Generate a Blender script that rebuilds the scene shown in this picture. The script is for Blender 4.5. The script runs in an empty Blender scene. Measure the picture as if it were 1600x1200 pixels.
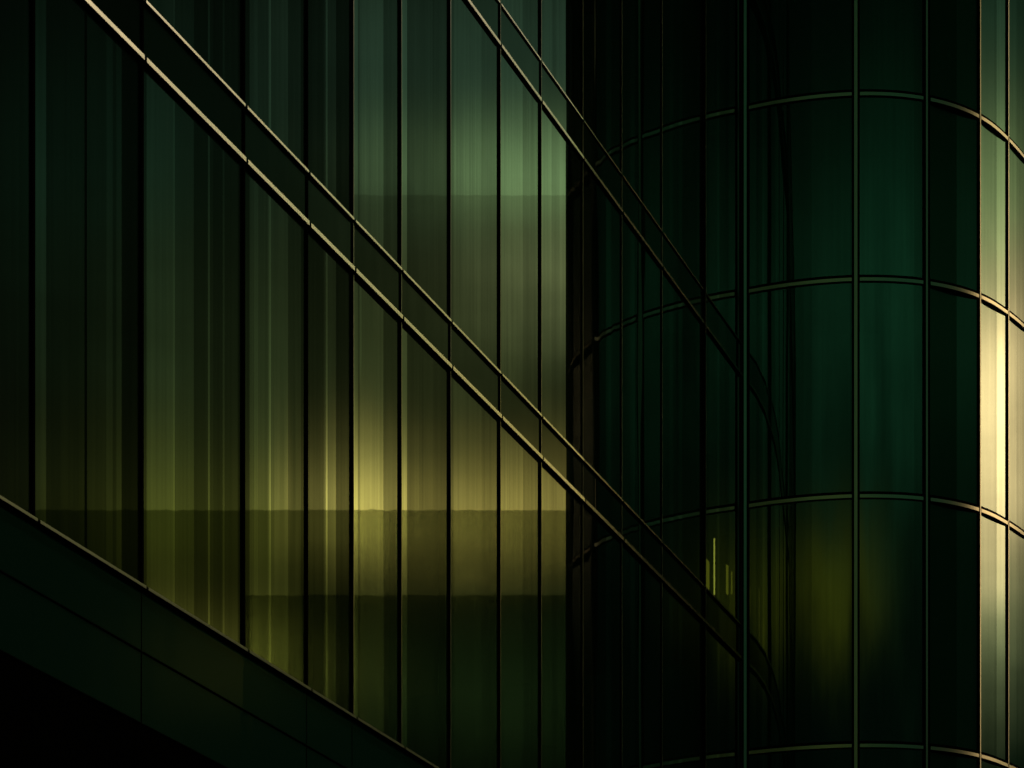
import bpy, bmesh, math, random
from mathutils import Vector
random.seed(7)
S = bpy.context.scene
C = S.collection
R = math.radians

# ------------------------------------------------------------------ camera
F = 3900.0            # focal length in pixels of a 1600 px wide frame
YH = 2245.0           # row of the horizon (level camera, lens shifted up)
cam = bpy.data.cameras.new('camera')
co = bpy.data.objects.new('camera', cam)
C.objects.link(co)
CAMZ = 1.6
co.location = (0, 0, CAMZ)
co.rotation_euler = (R(90), 0, 0)
cam.sensor_width = 36
cam.lens = F / 1600 * 36
cam.shift_y = (YH - 600) / 1600
cam.clip_end = 5000
S.camera = co

# ------------------------------------------------------------------ light
SUN_AZ, SUN_EL = 42.5, 37          # azimuth clockwise from +Y
world = bpy.data.worlds.new('World')
S.world = world
world.use_nodes = True
nt = world.node_tree
nt.nodes.clear()
N = nt.nodes
Lk = nt.links


def plug(sock, v):
    if isinstance(v, (int, float)):
        sock.default_value = v
    elif isinstance(v, tuple):
        sock.default_value = v
    else:
        Lk.new(v, sock)


def M(op, a, b=0.0, c=None):
    n = N.new('ShaderNodeMath')
    n.operation = op
    plug(n.inputs[0], a)
    plug(n.inputs[1], b)
    if c is not None:
        plug(n.inputs[2], c)
    return n.outputs[0]


tc = N.new('ShaderNodeTexCoord')
sp = N.new('ShaderNodeSeparateXYZ')
Lk.new(tc.outputs['Generated'], sp.inputs[0])
dx, dy, dz = sp.outputs
hor = M('SQRT', M('ADD', M('ADD', M('MULTIPLY', dx, dx), M('MULTIPLY', dy, dy)), 1e-5))
slope = M('DIVIDE', dz, hor)
azim = M('FLOORED_MODULO', M('MULTIPLY', M('ARCTAN2', dx, dy), 180 / math.pi), 360.0)
# drifting cloud structure: bends the bands of light a little
cn = N.new('ShaderNodeTexNoise')
cmap = N.new('ShaderNodeMapping')
cmap.inputs['Scale'].default_value = (3.0, 3.0, 11.0)
cmap.inputs['Rotation'].default_value = (0.25, 0.3, 0)
Lk.new(tc.outputs['Generated'], cmap.inputs[0])
Lk.new(cmap.outputs[0], cn.inputs['Vector'])
cn.inputs['Scale'].default_value = 1.4
cn.inputs['Detail'].default_value = 5
cloud = cn.outputs['Fac']
cl_off = M('MULTIPLY', M('SUBTRACT', cloud, 0.5), 0.05)
slope_w = M('ADD', slope, cl_off)


def glow(az0, wa, row, wrow, col, flat=False):
    """a patch of bright evening sky centred on azimuth az0 and on slope (YH-row)/F"""
    a = M('DIVIDE', M('SUBTRACT', azim, az0), wa)
    s = M('DIVIDE', M('SUBTRACT', slope_w, (YH - row) / F), wrow / F)
    a = M('MULTIPLY', a, a)
    if flat:
        a = M('MULTIPLY', a, a)
        a = M('MULTIPLY', a, a)
    g = M('EXPONENT', M('MULTIPLY', M('ADD', a, M('MULTIPLY', s, s)), -1.0))
    v = N.new('ShaderNodeVectorMath')
    v.operation = 'SCALE'
    v.inputs[0].default_value = col
    Lk.new(g, v.inputs['Scale'])
    return v.outputs[0]


def vadd(a, b):
    v = N.new('ShaderNodeVectorMath')
    v.operation = 'ADD'
    Lk.new(a, v.inputs[0])
    Lk.new(b, v.inputs[1])
    return v.outputs[0]


GLOWS = [
    # az  waz  row  wrow  colour (radiance)
    (43.4, 2.9, 275, 85, (0.40, 0.66, 0.25)),      # pale green break in the clouds
    (44.5, 4.5, 130, 220, (0.062, 0.140, 0.080)),
    (42.3, 2.6, 440, 110, (0.46, 0.56, 0.22)),
    (45.5, 4.0, 600, 240, (0.13, 0.16, 0.045)),
    (44.0, 3.4, 808, 92, (1.45, 1.22, 0.27)),      # yellow break
    (47.5, 1.3, 765, 85, (1.6, 1.4, 0.32)),
    (51.0, 3.2, 810, 115, (0.28, 0.31, 0.035)),
    (54.0, 4.0, 330, 260, (0.022, 0.075, 0.040)),
    (51.5, 3.6, 580, 190, (0.065, 0.095, 0.025)),
    (50.3, 2.4, 1050, 100, (2.0, 1.9, 0.34)),
    (45.0, 4.0, 1080, 130, (0.18, 0.36, 0.13)),
    (78.5, 18.5, 690, 200, (9.0, 7.2, 3.2), True),  # brightest part of the evening sky
    (78.5, 18.5, 330, 140, (0.75, 1.1, 0.40), True),
    (78.5, 18.5, 980, 130, (0.5, 0.75, 0.3), True),
    (78.5, 18.5, 100, 160, (0.06, 0.16, 0.085), True),
    (175., 75., 530, 280, (0.030, 0.19, 0.078)),
    (175., 90., 700, 900, (0.008, 0.03, 0.015)),
    (160., 20., 460, 300, (0.006, 0.07, 0.03)),
    (192., 22., 925, 100, (0.30, 0.36, 0.01)),
]
acc = None
for g in GLOWS:
    o = glow(*g)
    acc = o if acc is None else vadd(acc, o)
# cloud contrast over the custom glow
cm = M('ADD', M('MULTIPLY', cloud, 1.5), 0.25)
sc = N.new('ShaderNodeVectorMath')
sc.operation = 'SCALE'
Lk.new(acc, sc.inputs[0])
Lk.new(M('MULTIPLY', cm, 10.0), sc.inputs['Scale'])
sky = N.new('ShaderNodeTexSky')
sky.sky_type = 'NISHITA'
sky.sun_disc = False
sky.sun_elevation = R(SUN_EL)
sky.sun_rotation = R(SUN_AZ)
sky.air_density = 1.0
skt = N.new('ShaderNodeVectorMath')
skt.operation = 'MULTIPLY'
Lk.new(sky.outputs[0], skt.inputs[0])
skt.inputs[1].default_value = (0.006, 0.012, 0.007)      # dusk: the clear sky itself is nearly dark
bg = N.new('ShaderNodeBackground')
bg.inputs['Strength'].default_value = 0.1
Lk.new(vadd(sc.outputs[0], skt.outputs[0]), bg.inputs['Color'])
wo = N.new('ShaderNodeOutputWorld')
Lk.new(bg.outputs[0], wo.inputs[0])

sun = bpy.data.lights.new('sun', 'SUN')
sun.energy = 0.5
sun.angle = R(0.5)
sun.color = (1.0, 0.86, 0.62)
so = bpy.data.objects.new('sun', sun)
C.objects.link(so)
sd = Vector((math.sin(R(SUN_AZ)) * math.cos(R(SUN_EL)), math.cos(R(SUN_AZ)) * math.cos(R(SUN_EL)), math.sin(R(SUN_EL))))
so.rotation_euler = sd.to_track_quat('Z', 'Y').to_euler()

S.view_settings.view_transform = 'Standard'
S.view_settings.look = 'None'
S.view_settings.exposure = 0
S.view_settings.gamma = 1
S.render.engine = 'CYCLES'
S.cycles.max_bounces = 12
S.cycles.transparent_max_bounces = 24
S.cycles.glossy_bounces = 6


# ------------------------------------------------------------------ materials
def mat(name):
    m = bpy.data.materials.new(name)
    m.use_nodes = True
    m.node_tree.nodes.clear()
    return m, m.node_tree


def glass(name, ior=1.8, tint=(0.30, 0.42, 0.28), body=(0.004, 0.010, 0.006), opaque=0.5, rough=0.015, streak=0.35, coatcol=(1, 1, 1)):
    m, t = mat(name)
    n, l = t.nodes, t.links
    out = n.new('ShaderNodeOutputMaterial')
    at = n.new('ShaderNodeAttribute')
    at.attribute_name = 'refl_level'
    uv = n.new('ShaderNodeUVMap')
    uv.uv_map = 'UVMap'
    mp = n.new('ShaderNodeMapping')
    mp.inputs['Scale'].default_value = (22, 0.22, 1)
    l.new(uv.outputs[0], mp.inputs[0])
    ns = n.new('ShaderNodeTexNoise')
    ns.inputs['Scale'].default_value = 1.0
    ns.inputs['Detail'].default_value = 4
    l.new(mp.outputs[0], ns.inputs['Vector'])
    st = n.new('ShaderNodeMath')
    st.operation = 'MULTIPLY_ADD'
    l.new(ns.outputs['Fac'], st.inputs[0])
    st.inputs[1].default_value = streak * 2
    st.inputs[2].default_value = 1 - streak
    # faint film of dust, larger smears
    d = n.new('ShaderNodeTexNoise')
    d.inputs['Scale'].default_value = 1.3
    d.inputs['Detail'].default_value = 6
    l.new(uv.outputs[0], d.inputs['Vector'])
    du = n.new('ShaderNodeMath')
    du.operation = 'MULTIPLY_ADD'
    l.new(d.outputs['Fac'], du.inputs[0])
    du.inputs[1].default_value = 0.30
    du.inputs[2].default_value = 0.85
    fr = n.new('ShaderNodeFresnel')
    fr.inputs['IOR'].default_value = ior
    m1 = n.new('ShaderNodeMath')
    m1.operation = 'MULTIPLY'
    l.new(fr.outputs[0], m1.inputs[0])
    l.new(at.outputs['Fac'], m1.inputs[1])
    m2 = n.new('ShaderNodeMath')
    m2.operation = 'MULTIPLY'
    l.new(m1.outputs[0], m2.inputs[0])
    l.new(st.outputs[0], m2.inputs[1])
    m3 = n.new('ShaderNodeMath')
    m3.operation = 'MULTIPLY'
    m3.use_clamp = True
    l.new(m2.outputs[0], m3.inputs[0])
    l.new(du.outputs[0], m3.inputs[1])
    gl = n.new('ShaderNodeBsdfGlossy')
    gl.inputs['Roughness'].default_value = rough
    gl.inputs['Color'].default_value = (*coatcol, 1)
    # slow waviness of the float glass, across the pane only
    wmp = n.new('ShaderNodeMapping')
    wmp.inputs['Scale'].default_value = (3.0, 0.35, 1)
    l.new(uv.outputs[0], wmp.inputs[0])
    wn = n.new('ShaderNodeTexNoise')
    wn.inputs['Scale'].default_value = 1.0
    wn.inputs['Detail'].default_value = 1
    l.new(wmp.outputs[0], wn.inputs['Vector'])
    bp = n.new('ShaderNodeBump')
    bp.inputs['Strength'].default_value = 0.25
    bp.inputs['Distance'].default_value = 0.004
    l.new(wn.outputs['Fac'], bp.inputs['Height'])
    l.new(bp.outputs[0], gl.inputs['Normal'])
    tr = n.new('ShaderNodeBsdfTransparent')
    tr.inputs['Color'].default_value = (*tint, 1)
    df = n.new('ShaderNodeBsdfDiffuse')
    df.inputs['Color'].default_value = (*body, 1)
    mb = n.new('ShaderNodeMixShader')
    mb.inputs[0].default_value = opaque
    l.new(tr.outputs[0], mb.inputs[1])
    l.new(df.outputs[0], mb.inputs[2])
    mx = n.new('ShaderNodeMixShader')
    l.new(m3.outputs[0], mx.inputs[0])
    l.new(mb.outputs[0], mx.inputs[1])
    l.new(gl.outputs[0], mx.inputs[2])
    l.new(mx.outputs[0], out.inputs[0])
    return m


def pbr(name, col, rough=0.5, metal=0.0, var=0.15, scale=3.0, emit=None, es=0.0, spec=0.5):
    m, t = mat(name)
    n, l = t.nodes, t.links
    out = n.new('ShaderNodeOutputMaterial')
    b = n.new('ShaderNodeBsdfPrincipled')
    b.inputs['Metallic'].default_value = metal
    b.inputs['Specular IOR Level'].default_value = spec
    g = n.new('ShaderNodeTexCoord')
    ns = n.new('ShaderNodeTexNoise')
    ns.inputs['Scale'].default_value = scale
    ns.inputs['Detail'].default_value = 6
    l.new(g.outputs['Object'], ns.inputs['Vector'])
    mx = n.new('ShaderNodeMix')
    mx.data_type = 'RGBA'
    mx.inputs[6].default_value = (*[c * (1 - var) for c in col], 1)
    mx.inputs[7].default_value = (*[min(1, c * (1 + var)) for c in col], 1)
    l.new(ns.outputs['Fac'], mx.inputs[0])
    l.new(mx.outputs[2], b.inputs['Base Color'])
    rr = n.new('ShaderNodeMath')
    rr.operation = 'MULTIPLY_ADD'
    l.new(ns.outputs['Fac'], rr.inputs[0])
    rr.inputs[1].default_value = 0.2 * rough
    rr.inputs[2].default_value = 0.9 * rough
    l.new(rr.outputs[0], b.inputs['Roughness'])
    if emit:
        b.inputs['Emission Color'].default_value = (*emit, 1)
        b.inputs['Emission Strength'].default_value = es
    l.new(b.outputs[0], out.inputs[0])
    return m


G_FAC = glass('facade_glass')
G_SPAN = glass('spandrel_glass', opaque=1.0, streak=0.12, body=(0.004, 0.010, 0.007))
G_TOW = glass('tower_glass', streak=0.22, body=(0.006, 0.055, 0.028))
G_BASE = glass('back_painted_glass', opaque=1.0, streak=0.1, body=(0.004, 0.020, 0.016))
G_SCR = glass('added_screen_glass', ior=1.2, tint=(0.62, 0.64, 0.58), opaque=0.0, streak=0.2)
G_SCR2 = glass('pale_added_screen_glass', ior=1.2, tint=(0.86, 0.85, 0.84), opaque=0.0, streak=0.2)
METAL4 = pbr('darkened_bronze_metal', (0.26, 0.22, 0.18), 0.22, 1.0, 0.08)  # darker copy of the bronze, also painting shade into the right-hand caps
METAL = pbr('bronze_anodised_metal', (0.85, 0.73, 0.66), 0.24, 1.0, 0.08)
METAL3 = pbr('dark_anodised_metal', (0.07, 0.075, 0.06), 0.35, 1.0, 0.08)
METAL2 = pbr('grey_anodised_metal', (0.36, 0.28, 0.25), 0.30, 1.0, 0.08)
BLACK = pbr('black_gasket', (0.002, 0.002, 0.002), 0.8, spec=0.0)
DARKP = pbr('dark_base_panel', (0.0012, 0.0012, 0.001), 0.95, spec=0.0)
SLAB = pbr('dark_concrete', (0.05, 0.055, 0.045), 0.9)
INNER = pbr('inner_wall_paint', (0.05, 0.055, 0.035), 0.9)
CONC = pbr('very_dark_concrete', (0.02, 0.024, 0.02), 0.9)  # very dark concrete for the rear wall
ASPH = pbr('asphalt', (0.045, 0.045, 0.045), 0.9, scale=20)
TUBE = pbr('warm_light_tube', (0.8, 0.7, 0.3), 0.5, emit=(1.0, 0.58, 0.16), es=12.0)
TUBE2 = pbr('dim_light_tube', (0.3, 0.28, 0.1), 0.5, emit=(1.0, 0.58, 0.09), es=3.0)
CURT = pbr('olive_curtain', (0.10, 0.11, 0.04), 0.9)


# ------------------------------------------------------------------ helpers
def link(name, verts, faces, m, parent=None, refl_level=None, uvs=None, smooth=None):
    me = bpy.data.meshes.new(name)
    me.from_pydata(verts, [], faces)
    if refl_level is not None:
        a = me.attributes.new('refl_level', 'FLOAT', 'FACE')
        for i, c in enumerate(refl_level):
            a.data[i].value = c
    if uvs is not None:
        ul = me.uv_layers.new(name='UVMap')
        for p in me.polygons:
            for li in p.loop_indices:
                ul.data[li].uv = uvs[me.loops[li].vertex_index]
    if smooth:
        for i, p in enumerate(me.polygons):
            p.use_smooth = bool(smooth[i])
    me.materials.append(m)
    me.validate()
    me.update()
    o = bpy.data.objects.new(name, me)
    C.objects.link(o)
    if parent:
        o.parent = parent
    return o


def empty(name, loc, label, cat, group=None):
    o = bpy.data.objects.new(name, None)
    C.objects.link(o)
    o.location = loc
    o['label'] = label
    o['category'] = cat
    if group:
        o['group'] = group
    return o


class MB:
    """collects solids whose plan outline is given as a list of (x, y) and whose heights are z0..z1"""

    def __init__(self):
        self.v, self.f = [], []

    def prism(self, pts, z0, z1):
        n, b = len(pts), len(self.v)
        z0s = z0 if isinstance(z0, (list, tuple)) else [z0] * n
        z1s = z1 if isinstance(z1, (list, tuple)) else [z1] * n
        self.v += [(p[0], p[1], a) for p, a in zip(pts, z0s)] + [(p[0], p[1], a) for p, a in zip(pts, z1s)]
        self.f += [tuple(b + i for i in range(n))[::-1], tuple(b + n + i for i in range(n))]
        for i in range(n):
            j = (i + 1) % n
            self.f.append((b + i, b + j, b + n + j, b + n + i))

    def strip(self, inner, outer, z0, z1, closed_ends=True):
        """bar following a plan polyline: inner/outer = lists of (x, y); z0/z1 scalars or lists"""
        n, b = len(inner), len(self.v)
        z0s = z0 if isinstance(z0, (list, tuple)) else [z0] * n
        z1s = z1 if isinstance(z1, (list, tuple)) else [z1] * n
        for i in range(n):
            self.v += [(*inner[i], z0s[i]), (*outer[i], z0s[i]), (*outer[i], z1s[i]), (*inner[i], z1s[i])]
        for i in range(n - 1):
            for k in range(4):
                k2 = (k + 1) % 4
                self.f.append((b + 4 * i + k, b + 4 * (i + 1) + k, b + 4 * (i + 1) + k2, b + 4 * i + k2))
        self.f.append((b, b + 1, b + 2, b + 3))
        e = b + 4 * (n - 1)
        self.f.append((e + 3, e + 2, e + 1, e))

    def build(self, name, m, parent=None):
        o = link(name, self.v, self.f, m, parent)
        bm = bmesh.new()
        bm.from_mesh(o.data)
        bmesh.ops.recalc_face_normals(bm, faces=bm.faces)
        bm.to_mesh(o.data)
        bm.free()
        return o


# ------------------------------------------------------------------ straight facade
VPX = 2370.0
K = 22.0 * (VPX - 549)
zf = lambda px: K / (VPX - px)
P0 = Vector(((1160 - 800) / F * zf(1160), zf(1160)))
tan = (VPX - 800) / F
U = Vector((tan, 1)).normalized()
NRM = Vector((U.y, -U.x))           # out of the facade, to the right and towards the viewer


def fs(px):
    """distance along the facade from its inner corner for an image column"""
    z = zf(px)
    return (Vector(((px - 800) / F * z, z)) - P0).dot(U)


def FP(s, d=0.0):
    p = P0 + U * s + NRM * d
    return (p.x, p.y)


G = (0, 0, 0)
ground = MB()
ground.prism([(-1500, -1500), (1500, -1500), (1500, 1500), (-1500, 1500)], -1, 0)
go = ground.build('ground', ASPH)
go['kind'] = 'structure'

bld = empty('glass_office_building', (0, 0, 0), 'straight glass office facade with sloping bronze floor bands and yellow evening reflections', 'building')

BAYS = [-420, -230, -110, 50, 220, 379, 478, 549, 624, 701, 779, 843, 909, 970, 1033, 1098, 1157]
SB = [fs(p) for p in BAYS]
hA, hB, hC, hD = 10.28 + CAMZ, 10.72 + CAMZ, 14.04 + CAMZ, 14.46 + CAMZ
hE, hF, hG = 6.33 + CAMZ, 5.86 + CAMZ, 5.32 + CAMZ
hH, hI, hTop = 19.25 + CAMZ, 19.68 + CAMZ, 24.0

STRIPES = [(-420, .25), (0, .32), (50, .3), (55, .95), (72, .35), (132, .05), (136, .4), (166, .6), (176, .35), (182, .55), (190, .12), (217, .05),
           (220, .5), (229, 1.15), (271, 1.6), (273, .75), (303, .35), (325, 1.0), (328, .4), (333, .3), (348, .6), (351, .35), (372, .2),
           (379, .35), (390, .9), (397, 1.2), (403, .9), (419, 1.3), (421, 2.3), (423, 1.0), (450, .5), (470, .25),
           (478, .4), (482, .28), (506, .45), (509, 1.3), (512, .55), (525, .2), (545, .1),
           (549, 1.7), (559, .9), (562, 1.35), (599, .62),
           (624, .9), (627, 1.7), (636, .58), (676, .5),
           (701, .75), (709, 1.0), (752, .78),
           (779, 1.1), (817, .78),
           (843, 1.05), (862, .85), (870, 1.0), (884, .02), (912, .05), (929, 1.1), (934, .8), (947, 2.0), (955, 1.2), (970, 1.1), (985, 1.7), (992, 1.0), (1003, 1.4), (1033, 1.2), (1046, 1.7), (1052, 1.2), (1060, 1.9), (1066, 1.1),  # sharp drop paints the tower's dark reflection into the strip levels
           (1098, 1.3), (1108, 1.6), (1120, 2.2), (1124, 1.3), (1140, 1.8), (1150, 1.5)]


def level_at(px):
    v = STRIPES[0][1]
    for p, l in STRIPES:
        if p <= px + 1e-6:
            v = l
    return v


def flat_pane(name, p0, p1, z0, z1, m, stripes=True, k=1.0, parent=None, lay=0.0, fixed=None):
    s0, s1 = fs(p0), fs(p1)
    cuts = [p0]
    if stripes:
        cuts += [p for p, _ in STRIPES if p0 < p < p1]
    elif p1 > 884:
        cuts += [p for p, _ in STRIPES if p0 < p < p1 and p in (884, 929)]
    cuts.append(p1)
    verts, faces, refl_level, uvs = [], [], [], []
    jit = random.uniform(-1, 1) * 0.0006
    uo, vo = random.uniform(0, 50), random.uniform(0, 50)
    dd = lambda s: lay + jit * ((s - s0) / (s1 - s0) - .5)
    for c in cuts:
        s = fs(c)
        for z in (z0, z1):
            verts.append((*FP(s, dd(s)), z))
            uvs.append((s + uo, z + vo))
    for i in range(len(cuts) - 1):
        faces.append((2 * i, 2 * i + 2, 2 * i + 3, 2 * i + 1))
        mid = (cuts[i] + cuts[i + 1]) / 2
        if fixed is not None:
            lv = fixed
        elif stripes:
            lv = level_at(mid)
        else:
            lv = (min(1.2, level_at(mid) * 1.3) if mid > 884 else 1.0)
        refl_level.append(k * lv)
    b = len(verts)
    for s in (s0, s1):
        for z in (z0, z1):
            verts.append((*FP(s, lay - 0.024), z))
            uvs.append((s, z))
    faces.append((b, b + 1, b + 3, b + 2))
    refl_level.append(0.0)
    e = 2 * (len(cuts) - 1)
    faces += [(0, 1, b + 1, b), (e, b + 2, b + 3, e + 1)]
    refl_level += [0, 0]
    return link(name, verts, faces, m, parent, refl_level, uvs)


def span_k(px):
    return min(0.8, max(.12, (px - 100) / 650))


g = 0.004
for i in range(len(BAYS) - 1):
    p0, p1 = BAYS[i], BAYS[i + 1]
    for z0, z1 in ((hE, hA), (hB, hC), (hD, hH), (hI, hTop)):
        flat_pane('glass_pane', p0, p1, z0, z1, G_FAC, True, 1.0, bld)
    pm = (p0 + p1) / 2
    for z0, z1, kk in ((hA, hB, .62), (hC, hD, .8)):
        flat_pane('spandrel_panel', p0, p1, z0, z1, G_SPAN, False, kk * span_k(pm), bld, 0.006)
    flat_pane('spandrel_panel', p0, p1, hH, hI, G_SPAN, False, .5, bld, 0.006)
    flat_pane('spandrel_panel', p0, p1, hF, hE, G_BASE, False, 1, bld, 0.006, fixed=.035)
    flat_pane('spandrel_panel', p0, p1, hG, hF, G_BASE, False, 1, bld, 0.004, fixed=.025)
    q = MB()
    q.prism([FP(fs(p0) + .004, 0), FP(fs(p1) - .004, 0), FP(fs(p1) - .004, -.05), FP(fs(p0) + .004, -.05)], 0.0, hG)
    q.build('base_panel', DARKP, bld)

# mullions: black box with a bronze face plate
for i, px in enumerate(BAYS[:-1]):
    s = fs(px)
    faint = px > 900
    w = 0.030 if not faint else 0.030
    d = 0.015 if not faint else 0.008
    if px == 1098:
        d, w = 0.035, 0.04
    if px < 400:
        d = 0.017
    q = MB()
    q.prism([FP(s - w / 2, -.10), FP(s + w / 2, -.10), FP(s + w / 2, d), FP(s - w / 2, d)], hE, hTop)
    if px in (220, 478, 549):
        q.prism([FP(s - .004, -.02), FP(s + .004, -.02), FP(s + .004, .008), FP(s - .004, .008)], hG, hE - .001)
    mo = q.build('mullion', BLACK, bld)
    q = MB()
    q.prism([FP(s + w * .2, d + .0005), FP(s + w / 2, d + .0005), FP(s + w / 2, d + .004), FP(s + w * .2, d + .004)], hE, hTop)
    if px > 500:
        q.build('face_plate', METAL4 if not faint and px not in (701,) else METAL3, mo)


def transom(z, h, d, m, name='transom', black=True, p_end=1157, lay=0.0):
    s0, s1 = fs(BAYS[0]), fs(p_end)
    q = MB()
    q.prism([FP(s0, -.08), FP(s1, -.08), FP(s1, d), FP(s0, d)], z - h / 2, z + h / 2)
    o = q.build(name, BLACK, bld)
    # metal face, one length per bay, small joints between
    for i in range(len(BAYS) - 1):
        a, b = fs(BAYS[i]) + .020, fs(min(BAYS[i + 1], p_end)) - .014
        q = MB()
        q.prism([FP(a, d + .001), FP(b, d + .001), FP(b, d + .006), FP(a, d + .006)], z - h * .42, z + h * .5)
        q.build('cap_strip', METAL4 if BAYS[i] >= 909 and m is not BLACK else m, o)  # darker bronze at the right paints in the tower's dark reflection
    return o


transom(hA, .040, .036, METAL)
transom(hB, .024, .030, METAL)
transom(hC, .034, .024, METAL)
transom(hD, .018, .018, METAL)
transom(hE, .024, .050, METAL3)
transom(hF, .010, .010, BLACK)
transom(hG, .010, .010, BLACK)
transom(hH, .034, .062, METAL)
transom(hI, .026, .050, METAL)

# inside the straight facade: slabs, back wall, columns, curtains, lamps
sL, sR = SB[0], SB[-1]
for a, b in ((hA, hB), (hC, hD), (hF, hE), (hH, hI)):
    q = MB()
    q.prism([FP(sL, -.15), FP(sR, -.15), FP(sR, -5.9), FP(sL, -5.9)], a + .03, b - .03)
    q.build('floor_slab', SLAB, bld)
q = MB()
q.prism([FP(sL, -6), FP(sR, -6), FP(sR, -6.3), FP(sL, -6.3)], 0, hTop)
q.build('inner_wall', INNER, bld)
q = MB()
q.prism([FP(sL, .02), FP(sR, .02), FP(sR, -6.3), FP(sL, -6.3)], hTop, hTop + .4)
q.build('roof', SLAB, bld)
for px in (132, 302, 428, 590, 740, 880, 1000, 1130):
    s = fs(px)
    q = MB()
    q.prism([FP(s - .15, -.9), FP(s + .15, -.9), FP(s + .15, -1.2), FP(s - .15, -1.2)], 0, hTop - .01)
    q.build('column', SLAB, bld)
# pleated curtains hanging close behind the left bays
for px0, px1 in ((60, 128), (232, 296), (384, 424), (484, 540), (560, 600), (790, 830)):
    s0, s1 = fs(px0), fs(px1)
    n = max(8, int((s1 - s0) / .035))
    front = [FP(s0 + (s1 - s0) * i / n, -.32 + (.022 if i % 2 else -.022)) for i in range(n + 1)]
    back = [FP(s0 + (s1 - s0) * i / n, -.335 + (.022 if i % 2 else -.022)) for i in range(n + 1)]
    for z0, z1 in ((hE + .06, hA - .1), (hB + .06, hC - .1)):
        q = MB()
        q.strip(back, front, z0, z1)
        q.build('inner_curtain', CURT, bld)
for px, r0, r1, w, mt in ((1122, 838, 926, .009, TUBE), (1149, 890, 925, .008, TUBE2), (1111, 872, 925, .07, TUBE2), (1130, 945, 965, .03, TUBE2), (1142, 880, 925, .03, TUBE2)):
    s = fs(px + 2)
    z = zf(px)
    q = MB()
    q.prism([FP(s - w, -.06), FP(s + w, -.06), FP(s + w, -.075), FP(s - w, -.075)], CAMZ + (YH - r1) / F * z, CAMZ + (YH - r0) / F * z)
    q.build('light_tube', mt, bld)

# ------------------------------------------------------------------ rounded tower
tow = empty('rounded_glass_tower', (0, 0, 0), 'dark green glass tower with rounded corner, curved floor rings and cream right edge', 'building')


# plan curve: tangent angle as a function of arc length, starting at the inner corner
def plan_curve():
    pts = []
    x, y, th, s = P0.x, P0.y, -25.2, 0.0
    ds = .02
    while s < 12.0:
        pts.append((x, y, R(th), s))
        k = 14 if s < 1.3 else 18.5 if s < 1.98 else 23.5 if s < 2.87 else 26.6 if s < 3.7 else 9 if s < 5.2 else 3.5
        x += math.cos(R(th)) * ds
        y += math.sin(R(th)) * ds
        th = min(th + k * ds, 90)
        s += ds
    return pts


PC = plan_curve()


def col_of(p):
    return 800 + F * p[0] / p[1]


def find_px(px):
    for i in range(len(PC) - 1):
        if col_of(PC[i]) <= px <= col_of(PC[i + 1]):
            t = (px - col_of(PC[i])) / (col_of(PC[i + 1]) - col_of(PC[i]))
            return PC[i][3] + t * .02
    return None


def at_s(s, d=0.0):
    i = min(int(s / .02), len(PC) - 2)
    t = s / .02 - i
    a, b = PC[i], PC[i + 1]
    x, y, th = a[0] + (b[0] - a[0]) * t, a[1] + (b[1] - a[1]) * t, a[2] + (b[2] - a[2]) * t
    return (x + math.sin(th) * d, y - math.cos(th) * d)


TCOL = [1160, 1337, 1447, 1529, 1573]
TS = [0.0] + [find_px(p) for p in TCOL[1:]]
for _ in range(6):
    TS.append(TS[-1] + (.62 if _ == 0 else .9))
print('TS', TS, [round(col_of((*at_s(s),)), 1) for s in TS], 'max col', max(col_of(p) for p in PC))
# mirror image of the tower edge in the facade
best = 1e9
for p in PC:
    r = Vector((p[0], p[1])) - P0
    m_ = P0 + U * r.dot(U) - NRM * r.dot(NRM)
    best = min(best, 800 + F * m_.x / m_.y)
print('mirrored silhouette col', best)
for s in (0, 1, 2, 3, 4):
    pass
RINGS = [0.1, 3.2 + CAMZ, 6.1 + CAMZ, 9.06 + CAMZ, 12.33 + CAMZ, 15.17 + CAMZ, 17.6 + CAMZ, 20.6 + CAMZ, 23.4 + CAMZ]


def ring_z(k, s):
    """the ring second from the top falls a little towards the right, as the photo shows"""
    z = RINGS[k]
    if k == 6:
        z -= 0.012 * max(0, s - 1.5) ** 2.1 * 1.0 if s < 8 else 0
    return z


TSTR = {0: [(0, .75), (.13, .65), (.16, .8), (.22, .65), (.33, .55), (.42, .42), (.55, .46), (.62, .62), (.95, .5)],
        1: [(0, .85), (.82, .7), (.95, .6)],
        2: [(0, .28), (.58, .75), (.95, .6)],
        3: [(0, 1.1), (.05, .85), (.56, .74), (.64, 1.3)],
        4: [(0, 1.3), (.14, 1.0), (.5, .8), (.8, .7)]}


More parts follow.
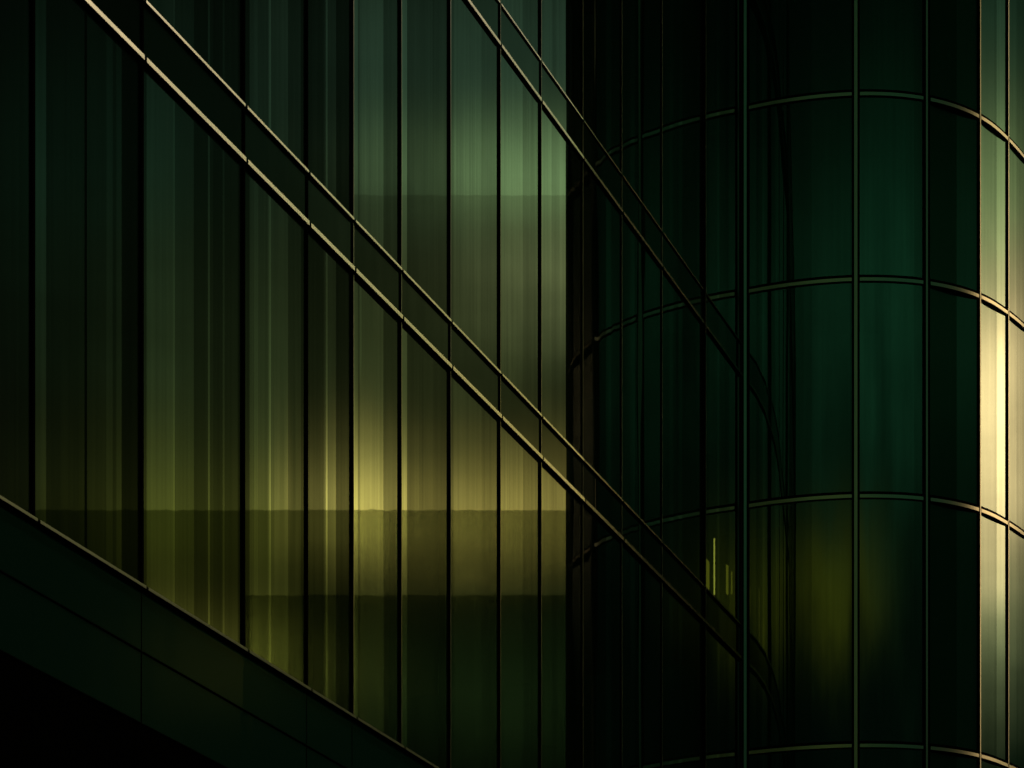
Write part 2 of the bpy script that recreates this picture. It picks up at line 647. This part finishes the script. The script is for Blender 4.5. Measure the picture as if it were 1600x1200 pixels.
def tower_pane(i, s0, s1, k):
    bands = TSTR.get(i, [(0, .7)])
    cuts = set([s0, s1] + [s0 + (s1 - s0) * f for f, _ in bands])
    for j in range(1, 14) if i < 2 else ():
        cuts.add(s0 + (s1 - s0) * j / 14)
    cuts = sorted(cuts)
    verts, faces, refl_level, uvs, sm = [], [], [], [], []
    uo, vo = random.uniform(0, 50), random.uniform(0, 50)
    def pt(s, d=0.0):
        if i < 2:
            return at_s(s, d)
        a, b, f = at_s(s0, d), at_s(s1, d), (s - s0) / (s1 - s0)   # flat panes
        return (a[0] + (b[0] - a[0]) * f, a[1] + (b[1] - a[1]) * f)
    for s in cuts:
        for z in (ring_z(k, s), ring_z(k + 1, s)):
            verts.append((*pt(s), z))
            uvs.append((s + uo, z + vo))
    for j in range(len(cuts) - 1):
        faces.append((2 * j, 2 * j + 2, 2 * j + 3, 2 * j + 1))
        f = ((cuts[j] + cuts[j + 1]) / 2 - s0) / (s1 - s0)
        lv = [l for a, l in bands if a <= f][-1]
        refl_level.append(lv)
        sm.append(1)
    b = len(verts)
    for s in cuts:
        for z in (ring_z(k, s), ring_z(k + 1, s)):
            verts.append((*pt(s, -.024), z))
            uvs.append((s, z))
    for j in range(len(cuts) - 1):
        faces.append((b + 2 * j, b + 2 * j + 1, b + 2 * j + 3, b + 2 * j + 2))
        refl_level.append(0)
        sm.append(1)
    return link('glass_pane', verts, faces, G_TOW, tow, refl_level, uvs, sm)


for i in range(len(TS) - 1):
    for k in range(len(RINGS) - 1):
        tower_pane(i, TS[i], TS[i + 1], k)


def arc(s0, s1, d, n=None):
    n = n or max(2, int((s1 - s0) / .05))
    return [at_s(s0 + (s1 - s0) * j / n, d) for j in range(n + 1)], [s0 + (s1 - s0) * j / n for j in range(n + 1)]


for i, s in enumerate(TS):
    right = i >= 3
    wg = (.095 if i == 0 else .050) if not right else .020
    a, b = max(0.001, s - wg), s + wg
    q = MB()
    q.strip([at_s(a, -.08), at_s(b, -.08)], [at_s(a, .012), at_s(b, .012)], 0, RINGS[-1])
    mo = q.build('mullion', BLACK, tow)
    wc = .021
    if i == 0:
        a, b = 0.034, 0.064
    else:
        a, b = s - wc, s + wc
    if right:
        a, b = s + .004, s + .019
    elif i == 2:
        a, b = s - .014, s + .014
    q = MB()
    q.strip([at_s(a, .013), at_s(b, .013)], [at_s(a, .042 if i == 0 else .026), at_s(b, .015 if i == 0 else .026)], 0, RINGS[-1])
    q.build('cap_strip', METAL2, mo)

for k in range(1, len(RINGS)):
    q = MB()
    inn, ss = arc(0.001, TS[-1], -.08)
    out, _ = arc(0.001, TS[-1], .014)
    q.strip(inn, out, [ring_z(k, s) - .035 for s in ss], [ring_z(k, s) + .060 for s in ss])
    ro = q.build('floor_ring', BLACK, tow)
    for i in range(len(TS) - 1):
        e0 = .10 if i == 0 else .052 if i < 3 else .022
        e1 = .052 if i + 1 < 3 else .022
        a, b = TS[i] + e0 , TS[i + 1] - e1
        inn, ss = arc(a, b, .015)
        out, _ = arc(a, b, .030)
        q = MB()
        q.strip(inn, out, [ring_z(k, s) - .026 for s in ss], [ring_z(k, s) + .018 for s in ss])
        q.build('cap_strip', METAL2, ro)

# tower interior and back
ctr, _ = arc(0.05, TS[-1], -.12)
back = [(ctr[-1][0] - 6, ctr[-1][1]), FP(.2, -1.0)]
for k in range(1, len(RINGS)):
    q = MB()
    q.prism(ctr[::4] + [ctr[-1]] + [(P0.x + .6, ctr[-1][1])], ring_z(6, 4) - .25 if k == 6 else RINGS[k] - .28, ring_z(6, 4) - .05 if k == 6 else RINGS[k] - .04)
    q.build('floor_slab', SLAB, tow)
q = MB()
inset, _ = arc(1.0, TS[-1], -.95)
q.prism([(P0.x + .9, P0.y + 1.6)] + inset[::4] + [inset[-1], (P0.x + .9, inset[-1][1])], 0, RINGS[-1] - .1)  # core enlarged to stop sunlight passing through the tower glass
q.build('sun_blocking_core', INNER, tow)
q = MB()
e = ctr[-1]
q.prism([(P0.x + .1, P0.y + .35), (P0.x + .4, P0.y + .35), (P0.x + .4, e[1] + .3), (P0.x + .1, e[1] + .3)], 0, RINGS[-1])
q.prism([(P0.x + .4, e[1] + .1), (e[0], e[1] + .1), (e[0], e[1] + .3), (P0.x + .4, e[1] + .3)], 0, RINGS[-1])
q.build('rear_wall', CONC, tow)


# ------------------------------------------------------------------ added screens out of view, shaping the sky mirrored in the glass
def mirror(px, Zv):
    X = (px - 800) / F * Zv
    r = Vector((X, Zv)) - P0
    p = P0 + U * r.dot(U) - NRM * r.dot(NRM)
    return p


def screen(name, pxa, pxb, Zv, row, m, label, th=.25):  # unseen sheet added to dim part of the sky mirrored in the facade
    H = CAMZ + (YH - row) / F * Zv
    a, b = mirror(pxa, Zv), mirror(pxb, Zv)
    t = (b - a).normalized()
    nn = Vector((t.y, -t.x))
    if nn.dot(a - P0) < 0:
        nn = -nn
    root = empty(name, (a.x, a.y, 0), label, 'glass screen')
    L = (b - a).length
    n = max(1, int(round(L / 5)))
    for i in range(n):
        p, q_ = a + t * (L * i / n), a + t * (L * (i + 1) / n)
        r_, w_ = q_ + nn * th, p + nn * th
        vs, fc = [], []
        for z in (0.0, H):
            vs += [(v.x - a.x, v.y - a.y, z) for v in (p, q_, r_, w_)]
        fc = [(0, 1, 5, 4), (2, 3, 7, 6), (4, 5, 6, 7)]
        link('glass_pane', vs, fc, m, root, [0, 0, 0], [(v[0], v[2]) for v in vs])
    return root


screen('tall_added_screen', 556, 1040, 170, 305, G_SCR2, 'added tallest clear sheet, out of view, dimming the sky reflected below the pale green glow')
screen('long_added_screen', -60, 1040, 160, 797, G_SCR, 'added long tinted sheet, out of view, its level top stepping the sky reflected in the yellow bays')
screen('low_added_screen', 380, 1040, 150, 930, G_SCR, 'added lowest tinted sheet, out of view, darkening the sky reflected at the foot of the yellow bays')
